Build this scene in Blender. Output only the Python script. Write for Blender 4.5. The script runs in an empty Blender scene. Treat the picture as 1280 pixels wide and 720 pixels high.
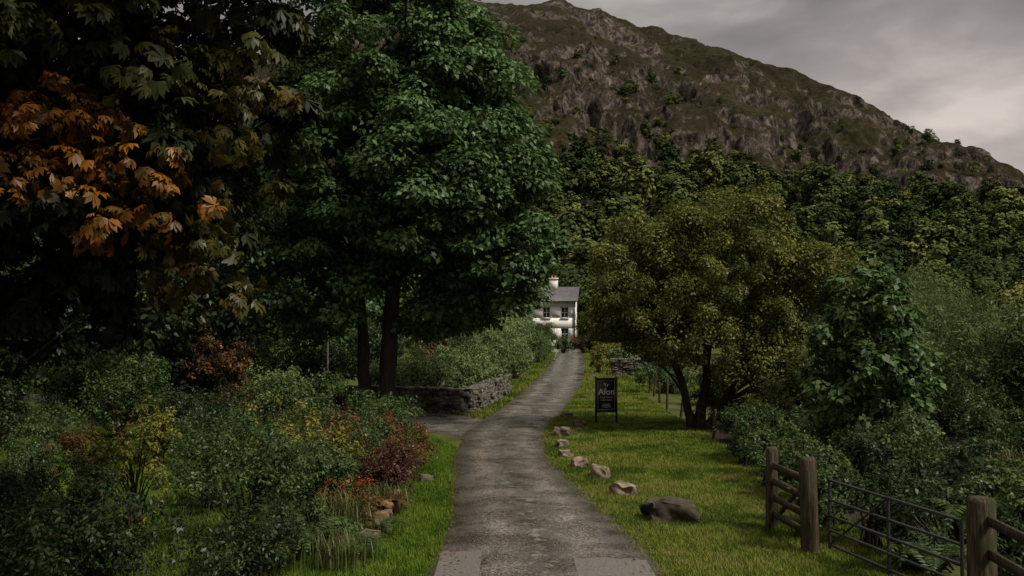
import bpy, math
import numpy as np
from mathutils import Vector
R = np.random.default_rng(11)
scene = bpy.context.scene
scene.view_settings.view_transform = 'Standard'
scene.view_settings.look = 'None'
scene.view_settings.exposure = 0

# ------------------------------------------------------------ helpers
def unit(v):
    return v / (np.linalg.norm(v, axis=-1, keepdims=True) + 1e-9)

def h2(xi, yi, s):
    h = (xi.astype(np.int64) * 374761393 + yi.astype(np.int64) * 668265263 + s * 1442695041) & 0xffffffff
    h = h.astype(np.uint64)
    h = ((h ^ (h >> np.uint64(13))) * np.uint64(1274126177)) & np.uint64(0xffffffff)
    h = h ^ (h >> np.uint64(16))
    return h.astype(np.float64) / 4294967295.0

def vnoise(x, y, s=0):
    x0 = np.floor(x); y0 = np.floor(y)
    fx = x - x0; fy = y - y0
    fx = fx * fx * (3 - 2 * fx); fy = fy * fy * (3 - 2 * fy)
    a = h2(x0, y0, s); b = h2(x0 + 1, y0, s); c = h2(x0, y0 + 1, s); d = h2(x0 + 1, y0 + 1, s)
    return (a * (1 - fx) + b * fx) * (1 - fy) + (c * (1 - fx) + d * fx) * fy

def fbm(x, y, o=4, s=0):
    x = np.asarray(x, float); y = np.asarray(y, float)
    r = 0; a = .5; t = 0
    for i in range(o):
        r = r + a * vnoise(x, y, s + i * 17); t += a
        x = x * 2.03 + 3.1; y = y * 2.03 + 1.7; a *= .5
    return r / t
def ridged(x, y, o=5, s=0):
    r = 0; a = .5; t = 0
    for i in range(o):
        r = r + a * (1 - np.abs(vnoise(x, y, s + i * 13) * 2 - 1)); t += a
        x = x * 2.1 + 3.1; y = y * 2.1 + 1.7; a *= .55
    return r / t

def make(name, V, F, mat, col=None, parent=None, smooth=False, link=True, uv=None):
    V = np.ascontiguousarray(V, dtype=np.float32); F = np.ascontiguousarray(F, dtype=np.int32)
    me = bpy.data.meshes.new(name)
    m, k = F.shape
    me.vertices.add(len(V)); me.vertices.foreach_set('co', V.ravel())
    me.loops.add(m * k); me.loops.foreach_set('vertex_index', F.ravel())
    me.polygons.add(m); me.polygons.foreach_set('loop_start', np.arange(m, dtype=np.int32) * k)
    me.update(calc_edges=True)
    if col is not None:
        a = me.attributes.new('Col', 'FLOAT_VECTOR', 'FACE')
        a.data.foreach_set('vector', np.ascontiguousarray(col, dtype=np.float32).ravel())
    if uv is not None:
        l = me.uv_layers.new(name='UVMap')
        l.data.foreach_set('uv', np.ascontiguousarray(uv[F.ravel()], dtype=np.float32).ravel())
    if smooth:
        me.polygons.foreach_set('use_smooth', np.ones(m, dtype=bool))
    me.materials.append(mat)
    o = bpy.data.objects.new(name, me)
    if link: scene.collection.objects.link(o)
    if parent: o.parent = parent
    return o

def empty(name):
    o = bpy.data.objects.new(name, None); scene.collection.objects.link(o); return o

class Acc:
    def __init__(s): s.V = []; s.F = []; s.C = []; s.n = 0
    def add(s, V, F, C=None):
        s.V.append(V); s.F.append(F + s.n); s.n += len(V)
        if C is not None:
            C = np.asarray(C, float)
            if C.ndim == 1: C = np.tile(C, (len(F), 1))
            s.C.append(C)
    def obj(s, name, mat, **k):
        return make(name, np.concatenate(s.V), np.concatenate(s.F), mat,
                    np.concatenate(s.C) if s.C else None, **k)

def tube(path, rad, sides=7, wob=0.0):
    path = np.array(path, float); n = len(path)
    rad = np.interp(np.linspace(0, 1, n), np.linspace(0, 1, len(rad)), rad)
    T = unit(np.gradient(path, axis=0))
    ref = np.array([0.31, 0.95, 0.05]); A = unit(np.cross(T, ref)); B = np.cross(T, A)
    th = np.arange(sides) * 2 * math.pi / sides
    w = 1 + wob * R.normal(size=(n, sides, 1))
    V = path[:, None] + (A[:, None] * np.cos(th)[None, :, None] + B[:, None] * np.sin(th)[None, :, None]) * rad[:, None, None] * w
    i = np.arange(n - 1)[:, None] * sides; j = np.arange(sides)[None]
    j2 = (j + 1) % sides
    F = np.stack([i + j, i + j2, i + sides + j2, i + sides + j], -1).reshape(-1, 4)
    return V.reshape(-1, 3), F

def bez(a, b, c, n=8):
    t = np.linspace(0, 1, n)[:, None]
    return (1 - t) ** 2 * np.array(a) + 2 * t * (1 - t) * np.array(b) + t * t * np.array(c)

def kites(P, axis, nor, L, W, widest=.45, droop=.15):
    L = np.broadcast_to(L, len(P))[:, None]; W = np.broadcast_to(W, len(P))[:, None]
    side = unit(np.cross(axis, nor)); nn = np.cross(side, axis)
    v0 = P; v2 = P + axis * L - nn * L * droop
    m = P + axis * L * widest
    V = np.stack([v0, m + side * W * .5, v2, m - side * W * .5], 1).reshape(-1, 3)
    F = np.arange(len(P) * 4).reshape(-1, 4)
    return V, F

def palcol(pal, t):
    pal = np.array(pal, float); x = np.clip(t, 0, 1) * (len(pal) - 1)
    i = np.minimum(x.astype(int), len(pal) - 2); f = (x - i)[:, None]
    return pal[i] * (1 - f) + pal[i + 1] * f

def crown(lobes, nclump, cr, per, leaf, pal, flat=.7, droop=.3, asp=.5, inner=.45, jit=.2, zmin=0.03, palm=False, C=None, nj=.45):
    L = np.array(lobes, float)
    if C is None:
        w = L[:, 3] * L[:, 4] + L[:, 3] * L[:, 5] + L[:, 4] * L[:, 5]; w = w / w.sum()
        li = R.choice(len(L), nclump, p=w)
        d = unit(R.normal(size=(nclump, 3)))
        r = 1 - inner * R.random(nclump) ** 1.3 + .06 * R.normal(size=nclump)
        C = L[li, :3] + d * L[li, 3:6] * r[:, None]
    else:
        d = unit(R.normal(size=(nclump, 3)))
    cs = cr * R.uniform(.5, 1.4, nclump)
    out = unit(d + np.array([0, 0, .3]))
    idx = np.repeat(np.arange(nclump), per); n = len(idx)
    v = unit(R.normal(size=(n, 3)) + .8 * out[idx])
    rr = R.uniform(.12, 1, n) ** .55
    P = C[idx] + v * (cs[idx] * rr)[:, None] * np.array([1, 1, flat])
    P[:, 2] -= droop * .5 * rr ** 2 * cs[idx] * (1 - np.abs(v[:, 2]))
    N = unit(v * .7 + np.array([0, 0, .7]) + R.normal(size=(n, 3)) * nj + (out[idx] * .6 if nj < .3 else 0))
    ax = R.normal(size=(n, 3)) * .8 + v * np.array([1, 1, .3]) + np.array([0, 0, -droop])
    ax = unit(ax - (ax * N).sum(1, keepdims=True) * N * (.85 if nj > .3 else 1))
    t = R.random(nclump)[idx] * .6 + R.random(n) * .4
    col = palcol(pal, t) * (1 + jit * R.normal(size=(n, 1))).clip(.3, 2)
    k = P[:, 2] > zmin
    P, N, ax, col = P[k], N[k], ax[k], col[k]; n = len(P)
    if palm:
        side = np.cross(ax, N)
        Ps = []; As = []; Ns = []; Ls = []; Cs = []
        sz = leaf * R.uniform(.6, 1.25, n)
        for a, l in ((-1.75, .55), (-1.1, .8), (-.5, .97), (0, 1.05), (.5, .97), (1.1, .8), (1.75, .55)):
            A = unit(ax * math.cos(a) + side * math.sin(a) + np.array([0, 0, -.25]) + R.normal(size=(n, 3)) * .07)
            Ps.append(P); As.append(A); Ns.append(N); Ls.append(sz * l); Cs.append(col * R.uniform(.85, 1.15, (n, 1)))
        P = np.concatenate(Ps); A = np.concatenate(As); N = np.concatenate(Ns); Lh = np.concatenate(Ls); col = np.concatenate(Cs)
        V, F = kites(P, A, N, Lh, Lh * .36, .66, .28)
    else:
        Lh = leaf * R.uniform(.6, 1.35, n)
        V, F = kites(P, ax, N, Lh, Lh * asp, .42, .18)
    return V, F, col, C

# ------------------------------------------------------------ materials
def newmat(name):
    m = bpy.data.materials.new(name); m.use_nodes = True
    nt = m.node_tree; nt.nodes.clear(); return m, nt
def N_(nt, t, **k):
    n = nt.nodes.new(t)
    for a, b in k.items(): setattr(n, a, b)
    return n
def ramp(nt, pts, fac=None, interp='LINEAR'):
    n = nt.nodes.new('ShaderNodeValToRGB'); e = n.color_ramp.elements
    n.color_ramp.interpolation = interp
    e[0].position = pts[0][0]; e[0].color = (*pts[0][1], 1)
    e[1].position = pts[-1][0]; e[1].color = (*pts[-1][1], 1)
    for p, c in pts[1:-1]:
        x = e.new(p); x.color = (*c, 1)
    if fac is not None: nt.links.new(fac, n.inputs[0])
    return n
def noise(nt, sc, det=5, vec=None, rough=.55, dist=0):
    n = nt.nodes.new('ShaderNodeTexNoise'); n.inputs['Scale'].default_value = sc
    n.inputs['Detail'].default_value = det; n.inputs['Roughness'].default_value = rough
    n.inputs['Distortion'].default_value = dist
    if vec is not None: nt.links.new(vec, n.inputs['Vector'])
    return n
def mixc(nt, f, a, b, bt='MIX'):
    n = nt.nodes.new('ShaderNodeMix'); n.data_type = 'RGBA'; n.blend_type = bt
    for s, v in ((0, f), (6, a), (7, b)):
        if hasattr(v, 'is_linked') or hasattr(v, 'links'): nt.links.new(v, n.inputs[s])
        elif s == 0: n.inputs[0].default_value = v
        else: n.inputs[s].default_value = (*v, 1)
    return n.outputs[2]
def out(nt, sh):
    o = nt.nodes.new('ShaderNodeOutputMaterial'); nt.links.new(sh, o.inputs['Surface'])
def principled(nt, col, rough=.8, spec=.3, bump=None, bstr=.4, bdist=.02):
    p = nt.nodes.new('ShaderNodeBsdfPrincipled')
    if isinstance(col, tuple): p.inputs['Base Color'].default_value = (*col, 1)
    else: nt.links.new(col, p.inputs['Base Color'])
    if isinstance(rough, (int, float)): p.inputs['Roughness'].default_value = rough
    else: nt.links.new(rough, p.inputs['Roughness'])
    p.inputs['Specular IOR Level'].default_value = spec
    if bump is not None:
        b = nt.nodes.new('ShaderNodeBump'); b.inputs['Strength'].default_value = bstr; b.inputs['Distance'].default_value = bdist
        nt.links.new(bump, b.inputs['Height']); nt.links.new(b.outputs[0], p.inputs['Normal'])
    out(nt, p.outputs[0]); return p

def leafmat(name, transl=.3, gl=.05, inst=False):
    m, nt = newmat(name)
    a = N_(nt, 'ShaderNodeAttribute', attribute_name='Col')
    c = a.outputs['Color']
    if inst:
        oi = N_(nt, 'ShaderNodeObjectInfo')
        r = ramp(nt, [(0, (.42, .52, .55)), (.3, (.75, .85, .8)), (.55, (1.1, 1.1, 1.0)), (.8, (1.6, 1.6, 1.35)), (1, (2.3, 2.1, 1.6))], oi.outputs['Random'])
        c = mixc(nt, 1.0, c, r.outputs[0], 'MULTIPLY')
    d = N_(nt, 'ShaderNodeBsdfDiffuse'); nt.links.new(c, d.inputs[0])
    sh = d.outputs[0]
    if transl > 0:
        t = N_(nt, 'ShaderNodeBsdfTranslucent'); nt.links.new(c, t.inputs[0])
        m1 = N_(nt, 'ShaderNodeMixShader'); m1.inputs[0].default_value = transl
        nt.links.new(d.outputs[0], m1.inputs[1]); nt.links.new(t.outputs[0], m1.inputs[2]); sh = m1.outputs[0]
    if gl > 0:
        g = N_(nt, 'ShaderNodeBsdfGlossy'); g.inputs['Roughness'].default_value = .45; g.inputs[0].default_value = (.8, .85, .8, 1)
        m2 = N_(nt, 'ShaderNodeMixShader'); m2.inputs[0].default_value = gl
        nt.links.new(sh, m2.inputs[1]); nt.links.new(g.outputs[0], m2.inputs[2]); sh = m2.outputs[0]
    out(nt, sh); return m
M_leaf = leafmat('foliage', .28, .016)
M_far = leafmat('foliage_distant', 0, 0, True)
M_dark = leafmat('foliage_dark', .2, .01)
M_grass = leafmat('grass_blades', .25, 0)

m, nt = newmat('bark'); tc = N_(nt, 'ShaderNodeTexCoord'); mp = N_(nt, 'ShaderNodeMapping')
mp.inputs['Scale'].default_value = (6, 6, 1.2); nt.links.new(tc.outputs['Object'], mp.inputs[0])
n = noise(nt, 2.5, 8, mp.outputs[0], .65); r = ramp(nt, [(.3, (.008, .007, .005)), (.7, (.04, .034, .025))], n.outputs[0])
principled(nt, r.outputs[0], .95, .1, n.outputs[0], .8, .05); M_bark = m

m, nt = newmat('weathered_wood'); tc = N_(nt, 'ShaderNodeTexCoord'); mp = N_(nt, 'ShaderNodeMapping')
mp.inputs['Scale'].default_value = (12, 12, 1.0); nt.links.new(tc.outputs['Object'], mp.inputs[0])
n = noise(nt, 3, 8, mp.outputs[0], .7); n2 = noise(nt, 4, 4, tc.outputs['Object'])
r = ramp(nt, [(.35, (.008, .006, .004)), (.5, (.045, .032, .021)), (.68, (.11, .082, .056))], n.outputs[0])
mo = ramp(nt, [(.5, (0, 0, 0)), (.66, (1, 1, 1))], n2.outputs[0])
c = mixc(nt, mo.outputs[0], r.outputs[0], (.03, .034, .014))
principled(nt, c, .9, .15, n.outputs[0], .9, .03); M_wood = m

m, nt = newmat('stone'); tc = N_(nt, 'ShaderNodeTexCoord')
a = N_(nt, 'ShaderNodeAttribute', attribute_name='Col')
n = noise(nt, 9, 8, tc.outputs['Object'], .65); n2 = noise(nt, 3, 4, tc.outputs['Object'])
r = ramp(nt, [(.3, (.35, .35, .35)), (.7, (1.3, 1.25, 1.2))], n.outputs[0])
c = mixc(nt, 1.0, a.outputs['Color'], r.outputs[0], 'MULTIPLY')
mo = ramp(nt, [(.52, (0, 0, 0)), (.68, (.8, .8, .8))], n2.outputs[0])
c = mixc(nt, mo.outputs[0], c, (.035, .04, .016))
principled(nt, c, .9, .2, n.outputs[0], .8, .03); M_stone = m

m, nt = newmat('painted_metal'); tc = N_(nt, 'ShaderNodeTexCoord'); n = noise(nt, 14, 4, tc.outputs['Object'])
r = ramp(nt, [(.35, (.008, .009, .010)), (.7, (.025, .023, .021))], n.outputs[0]); principled(nt, r.outputs[0], .5, .4); M_metal = m

m, nt = newmat('ground_grass'); tc = N_(nt, 'ShaderNodeTexCoord')
n = noise(nt, .7, 8, tc.outputs['Object'], .6); n2 = noise(nt, 22, 6, tc.outputs['Object'], .7)
r = ramp(nt, [(.3, (.026, .034, .009)), (.5, (.048, .062, .013)), (.7, (.08, .084, .022))], n.outputs[0])
r2 = ramp(nt, [(.3, (.45, .45, .45)), (.7, (1.3, 1.3, 1.2))], n2.outputs[0])
c = mixc(nt, 1.0, r.outputs[0], r2.outputs[0], 'MULTIPLY')
principled(nt, c, .95, .1, n2.outputs[0], .8, .04); M_ground = m

m, nt = newmat('soil'); tc = N_(nt, 'ShaderNodeTexCoord')
n = noise(nt, 6, 8, tc.outputs['Object'], .7)
r = ramp(nt, [(.3, (.010, .008, .006)), (.7, (.04, .032, .022))], n.outputs[0])
principled(nt, r.outputs[0], .95, .1, n.outputs[0], 1, .06); M_soil = m

# road: damp, worn tarmac, wheel-track sheen painted in
m, nt = newmat('asphalt'); tc = N_(nt, 'ShaderNodeTexCoord'); obj = tc.outputs['Object']
n1 = noise(nt, .5, 4, obj, .55); n2 = noise(nt, 42, 3, obj, .85); n3 = noise(nt, 1.3, 7, obj, .6, .3)
r1 = ramp(nt, [(.3, (.054, .048, .043)), (.7, (.094, .085, .076))], n1.outputs[0])
r2 = ramp(nt, [(.38, (.1, .1, .1)), (.48, (.6, .6, .6)), (.56, (1.5, 1.45, 1.4)), (.66, (4.2, 3.9, 3.5))], n2.outputs[0])
c = mixc(nt, 1.0, r1.outputs[0], r2.outputs[0], 'MULTIPLY')
r3 = ramp(nt, [(.35, (.7, .7, .7)), (.62, (1.12, 1.12, 1.12))], n3.outputs[0])
c = mixc(nt, 1.0, c, r3.outputs[0], 'MULTIPLY')
sx = N_(nt, 'ShaderNodeSeparateXYZ'); nt.links.new(tc.outputs['UV'], sx.inputs[0])
trk = ramp(nt, [(.0, (.6, .6, .6)), (.12, (.75, .75, .75)), (.27, (1.45, 1.45, 1.42)), (.4, (.95, .95, .95)), (.5, (.65, .65, .63)), (.6, (.95, .95, .95)), (.74, (1.45, 1.45, 1.42)), (.9, (.75, .75, .75)), (1, (.6, .6, .6))], sx.outputs[0])  # brighter wheel tracks put a sheen into the colour
c = mixc(nt, 1.0, c, trk.outputs[0], 'MULTIPLY')
cen = ramp(nt, [(.36, (0, 0, 0)), (.44, (1, 1, 1)), (.52, (1, 1, 1)), (.6, (0, 0, 0))], sx.outputs[0])
n4 = noise(nt, 4.2, 5, obj, .7); p4 = ramp(nt, [(.56, (0, 0, 0)), (.61, (1, 1, 1))], n4.outputs[0])
f = mixc(nt, 1.0, cen.outputs[0], p4.outputs[0], 'MULTIPLY')
f = mixc(nt, 1.0, f, (.65, .65, .65), 'MULTIPLY')
c = mixc(nt, f, c, (.20, .185, .16))
ed = ramp(nt, [(.0, (1, 1, 1)), (.10, (0, 0, 0)), (.90, (0, 0, 0)), (1, (1, 1, 1))], sx.outputs[0])
n5 = noise(nt, 2.0, 6, obj, .7); p5 = ramp(nt, [(.35, (0, 0, 0)), (.6, (1, 1, 1))], n5.outputs[0])
f = mixc(nt, 1.0, ed.outputs[0], p5.outputs[0], 'MULTIPLY')
c = mixc(nt, f, c, (.03, .024, .013))
rr = ramp(nt, [(.35, (.14, .14, .14)), (.6, (.38, .38, .38))], n3.outputs[0])
principled(nt, c, rr.outputs[0], .7, n2.outputs[0], .3, .005); M_road = m

m, nt = newmat('concrete'); tc = N_(nt, 'ShaderNodeTexCoord'); n = noise(nt, 30, 8, tc.outputs['Object'], .85)
r = ramp(nt, [(.38, (.035, .032, .029)), (.62, (.15, .136, .118))], n.outputs[0]); principled(nt, r.outputs[0], .5, .4, n.outputs[0], .5, .01); M_conc = m

# hill
m, nt = newmat('hillside'); tc = N_(nt, 'ShaderNodeTexCoord'); geo = N_(nt, 'ShaderNodeNewGeometry'); obj = tc.outputs['Object']
sx = N_(nt, 'ShaderNodeSeparateXYZ'); nt.links.new(geo.outputs['Normal'], sx.inputs[0])
n1 = noise(nt, .018, 10, obj, .65); n2 = noise(nt, .3, 10, obj, .8)
heath = ramp(nt, [(.3, (.013, .014, .007)), (.45, (.027, .021, .011)), (.56, (.024, .024, .010)), (.72, (.05, .035, .019))], n1.outputs[0])
h2_ = ramp(nt, [(.35, (.2, .2, .2)), (.65, (1.7, 1.65, 1.6))], n2.outputs[0])
heathc = mixc(nt, 1.0, heath.outputs[0], h2_.outputs[0], 'MULTIPLY')
mp = N_(nt, 'ShaderNodeMapping'); mp.inputs['Scale'].default_value = (1, 1, .5); nt.links.new(obj, mp.inputs[0])
n3 = noise(nt, .22, 12, mp.outputs[0], .85, .4)
rock = ramp(nt, [(.40, (.005, .004, .0035)), (.47, (.026, .021, .017)), (.55, (.095, .077, .062)), (.65, (.25, .205, .17))], n3.outputs[0])  # dark end of the ramp paints cliff shadow into the rock
add = N_(nt, 'ShaderNodeMath', operation='MULTIPLY_ADD'); nt.links.new(n2.outputs[0], add.inputs[0]); add.inputs[1].default_value = .6; nt.links.new(sx.outputs[2], add.inputs[2])
n6 = noise(nt, .014, 5, obj, .6)
add2 = N_(nt, 'ShaderNodeMath', operation='MULTIPLY_ADD'); nt.links.new(n6.outputs[0], add2.inputs[0]); add2.inputs[1].default_value = 1.3; nt.links.new(add.outputs[0], add2.inputs[2])
sl = ramp(nt, [(.54, (1, 1, 1)), (.59, (0, 0, 0))], None)
dv = N_(nt, 'ShaderNodeMath', operation='MULTIPLY'); dv.inputs[1].default_value = .36; nt.links.new(add2.outputs[0], dv.inputs[0]); nt.links.new(dv.outputs[0], sl.inputs[0])
c = mixc(nt, sl.outputs[0], heathc, rock.outputs[0])
principled(nt, c, .95, .05, n3.outputs[0], 1, 2.5); M_hill = m

# ------------------------------------------------------------ ground
s = 2500
gx = np.linspace(-s, s, 60); X, Y = np.meshgrid(gx, gx, indexing='ij')
i, j = np.meshgrid(np.arange(59), np.arange(59), indexing='ij'); b = (i * 60 + j).ravel()
make('ground', np.stack([X.ravel(), Y.ravel(), np.zeros(X.size)], 1), np.stack([b, b + 60, b + 61, b + 1], 1), M_ground)

# ------------------------------------------------------------ road
yk = [2, 8, 12.8, 14.2, 16.4, 20.5, 24.1, 29.3, 32, 36, 41, 51.3, 68.4, 91, 103, 112]
lk = [-1.2, -1.15, -1.10, -1.04, -1.0, -1.2, -1.4, -1.35, -1.05, -.55, 0, .95, 2.4, 3.9, 4.4, 3.0]
rk = [2.2, 2.15, 2.04, 1.98, 1.72, 1.24, .86, 1.0, 1.29, 1.85, 2.5, 3.6, 5.0, 6.5, 7.4, 8.0]
def road_l(y): return np.interp(y, yk, lk)
def road_r(y): return np.interp(y, yk, rk)
ys = np.concatenate([np.arange(2, 45, .12), np.arange(45, 112, .6)])
k = np.hanning(15); k /= k.sum()
def smoothed(f):
    q = np.concatenate([np.full(7, f[0]), f, np.full(7, f[-1])]); return np.convolve(q, k, 'valid')
le = smoothed(road_l(ys)) + .2 * (fbm(ys * 1.3, ys * 0 + 5, 4, 3) - .5)
re = smoothed(road_r(ys)) + .2 * (fbm(ys * 1.3, ys * 0 + 9, 4, 4) - .5)
nc = 13; tt = np.linspace(0, 1, nc)
X = le[:, None] * (1 - tt) + re[:, None] * tt
Z = .012 + .03 * (1 - (2 * tt - 1) ** 2)[None] + 0 * X
V = np.stack([X, np.repeat(ys[:, None], nc, 1), Z], -1).reshape(-1, 3)
UV = np.stack([np.repeat(tt[None], len(ys), 0), np.repeat(ys[:, None] / 3, nc, 1)], -1).reshape(-1, 2)
i, j = np.meshgrid(np.arange(len(ys) - 1), np.arange(nc - 1), indexing='ij'); b = (i * nc + j).ravel()
make('road', V, np.stack([b, b + 1, b + nc + 1, b + nc], 1), M_road, smooth=True, uv=UV)
cp = bez((1.0, 27.5, 0), (-2.0, 34.5, 0), (-9, 38.5, 0), 30); cp = np.concatenate([cp, bez((-9, 38.5, 0), (-15, 42, 0), (-40, 47, 0), 20)[1:]])
T = unit(np.gradient(cp, axis=0)); S = np.stack([-T[:, 1], T[:, 0], 0 * T[:, 0]], 1)
w = np.interp(np.arange(len(cp)), [0, 8, 16, 60], [1.7, 2.2, 1.7, 1.5])
V = np.stack([cp - S * w[:, None], cp + S * w[:, None]], 1).reshape(-1, 3); V[:, 2] = .006
UV = np.tile([[.12, 0], [.88, 0]], (len(cp), 1)); b = np.arange(len(cp) - 1) * 2
make('side_lane', V, np.stack([b, b + 2, b + 3, b + 1], 1), M_road, uv=UV)
for (x0, x1, y0, y1) in ((-1.0, -.42, 12.2, 14.2), (.84, 1.84, 12.7, 13.75)):
    n = 15
    top = [(x0 + (x1 - x0) * t, y1 + R.normal() * .05) for t in np.linspace(0, 1, n)]
    bot = [(x0 + (x1 - x0) * t, y0 + R.normal() * .05) for t in np.linspace(0, 1, n)]
    zz = lambda x, y: .018 + .03 * (1 - (2 * (x - road_l(y)) / (road_r(y) - road_l(y)) - 1) ** 2)
    rows = np.linspace(0, 1, 5)
    V = np.array([[bx + (tx - bx) * q, by + (ty - by) * q, zz(bx, by + (ty - by) * q)] for q in rows for (tx, ty), (bx, by) in zip(top, bot)])
    i, j = np.meshgrid(np.arange(4), np.arange(n - 1), indexing='ij'); b = (i * n + j).ravel()
    make('road_patch', V, np.stack([b, b + 1, b + n + 1, b + n], 1), M_conc)

def blob(name, cx, cy, rx, ry, z, mat):
    th = np.linspace(0, 2 * math.pi, 60, endpoint=False)
    rr = 1 + .25 * (fbm(np.cos(th) * 2 + 5 + cx, np.sin(th) * 2 + 5, 3) - .5)
    V = np.stack([cx + rx * rr * np.cos(th), cy + ry * rr * np.sin(th), 0 * th + z], 1)
    V = np.concatenate([[[cx, cy, z]], V])
    i = np.arange(60); F = np.stack([0 * i, i + 1, (i + 1) % 60 + 1], 1)
    make(name, V, F, mat)
blob('flower_bed_soil', -3.9, 17, 2.0, 7.5, .008, M_soil)
blob('flower_bed_soil', -7.5, 13, 3, 3.2, .004, M_soil)
blob('hedge_soil', 9.6, 21, 4.2, 14, .008, M_soil)

# ------------------------------------------------------------ hill
xs = np.concatenate([np.arange(-900, -170, 14), np.arange(-170, 470, 1.7), np.arange(470, 1500, 14)])
yy = np.concatenate([np.arange(195, 460, 4), np.arange(460, 720, 1.4), np.arange(720, 1000, 8)])
X, Y = np.meshgrid(xs, yy, indexing='ij')
rx = [-900, -400, -200, -100, -40, 0, 34, 79, 129, 174, 203, 236, 276, 315, 360, 450, 600, 900]
rz = [90, 150, 195, 222, 236, 239, 238, 227, 212, 196, 186, 171, 152, 129, 101, 50, 20, 5]
def hill_h(X, Y):
    H = np.interp(X, rx, rz)
    big = fbm(X / 90, Y / 90, 4, 1) - .5
    t = (Y - 250) / 450 + .12 * big
    pr = np.interp(t, [-.1, 0, .3, .55, .59, .68, .715, .79, .88, 1, 1.15, 1.8], [0, 0, .17, .37, .40, .56, .585, .71, .81, .97, 1.0, .9])
    z = H * pr
    fade = np.clip((Y - 250) / 120, 0, 1) * np.clip(z / 40, 0, 1)
    z = z + fade * (fbm(X / 35, Y / 35, 5, 5) - .5) * 16
    gu = ridged((X + Y * .55) / 42, (Y - X * .3) / 150, 4, 61)
    z = z - fade * np.clip(gu - .66, 0, 1) * 50 * np.clip((t - .4) / .15, 0, 1) * np.clip((1.05 - t) / .15, 0, 1)
    msk = np.clip((t - .5) / .06, 0, 1) * np.clip((1.02 - t) / .12, 0, 1) * (.3 + .7 * np.clip((fbm(X / 60, Y / 60, 3, 77) - .40) * 6, 0, 1))
    st = 15.0; q = z / st + 1.8 * fbm(X / 45 + Y / 90, Y / 45, 4, 71); f = q - np.floor(q)
    gq = np.where(f < .62, f * .35, .217 + (f - .62) / .38 * .783)
    z = z + msk * fade * (gq - f) * st
    z = z + fade * (fbm(X / 7, Y / 7, 4, 12) - .5) * 4
    return z, t
Z, T_ = hill_h(X, Y)
cl = np.clip((T_ - .52) / .05, 0, 1) * np.clip((1.0 - T_) / .2, 0, 1)
XX = X + cl * (fbm(Y / 8, Z / 14, 4, 21) - .5) * 6
YY = Y - cl * (ridged(X / 19, Z / 45, 6, 22) - .5) * 24
Zt = Z.copy()
nx, ny = X.shape; i, j = np.meshgrid(np.arange(nx - 1), np.arange(ny - 1), indexing='ij'); b = (i * ny + j).ravel()
Zt[:, 0] = -3; Zt[:, -1] = -3; Zt = np.maximum(Zt, -3); Zt[Z < .3] -= 1
make('hill', np.stack([XX.ravel(), YY.ravel(), Zt.ravel()], 1), np.stack([b, b + ny, b + ny + 1, b + 1], 1), M_hill)

# ------------------------------------------------------------ instanced trees
def forest_tree(h, w, n, leaf, pal, nl=6):
    lobes = []
    for q in range(nl):
        a = R.uniform(0, 6.28); d = R.uniform(0, w * .28)
        lobes.append((math.cos(a) * d, math.sin(a) * d, h * R.uniform(.40, .74), w * R.uniform(.24, .36), w * R.uniform(.24, .36), h * R.uniform(.2, .3)))
    nc = max(12, n // 24)
    V, F, C, _ = crown(lobes, nc, w * .12, n // nc, leaf, pal, asp=.9, flat=.8, inner=.3, nj=.25, droop=.1, jit=.12)
    a = Acc(); a.add(V, F, C)
    tv, tf = tube([(0, 0, -.8), (0, 0, h * .3), (0, 0, h * .65)], [w * .035, w * .03, w * .01], 5); a.add(tv, tf, (.05, .045, .038))
    return a
pal_f = [(.022, .030, .012), (.036, .047, .018), (.056, .066, .025)]  # distant tree greens lifted and greyed to put haze in the colour
pal_f2 = [(.034, .042, .017), (.058, .067, .025), (.085, .088, .036)]
def coll(name, specs):
    c = bpy.data.collections.new(name)
    for q, (h, w, n, l, p) in enumerate(specs):
        a = forest_tree(h, w, n, l, p); o = a.obj('forest_tree_%02d' % q, M_far, link=False); c.objects.link(o)
    return c
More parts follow.
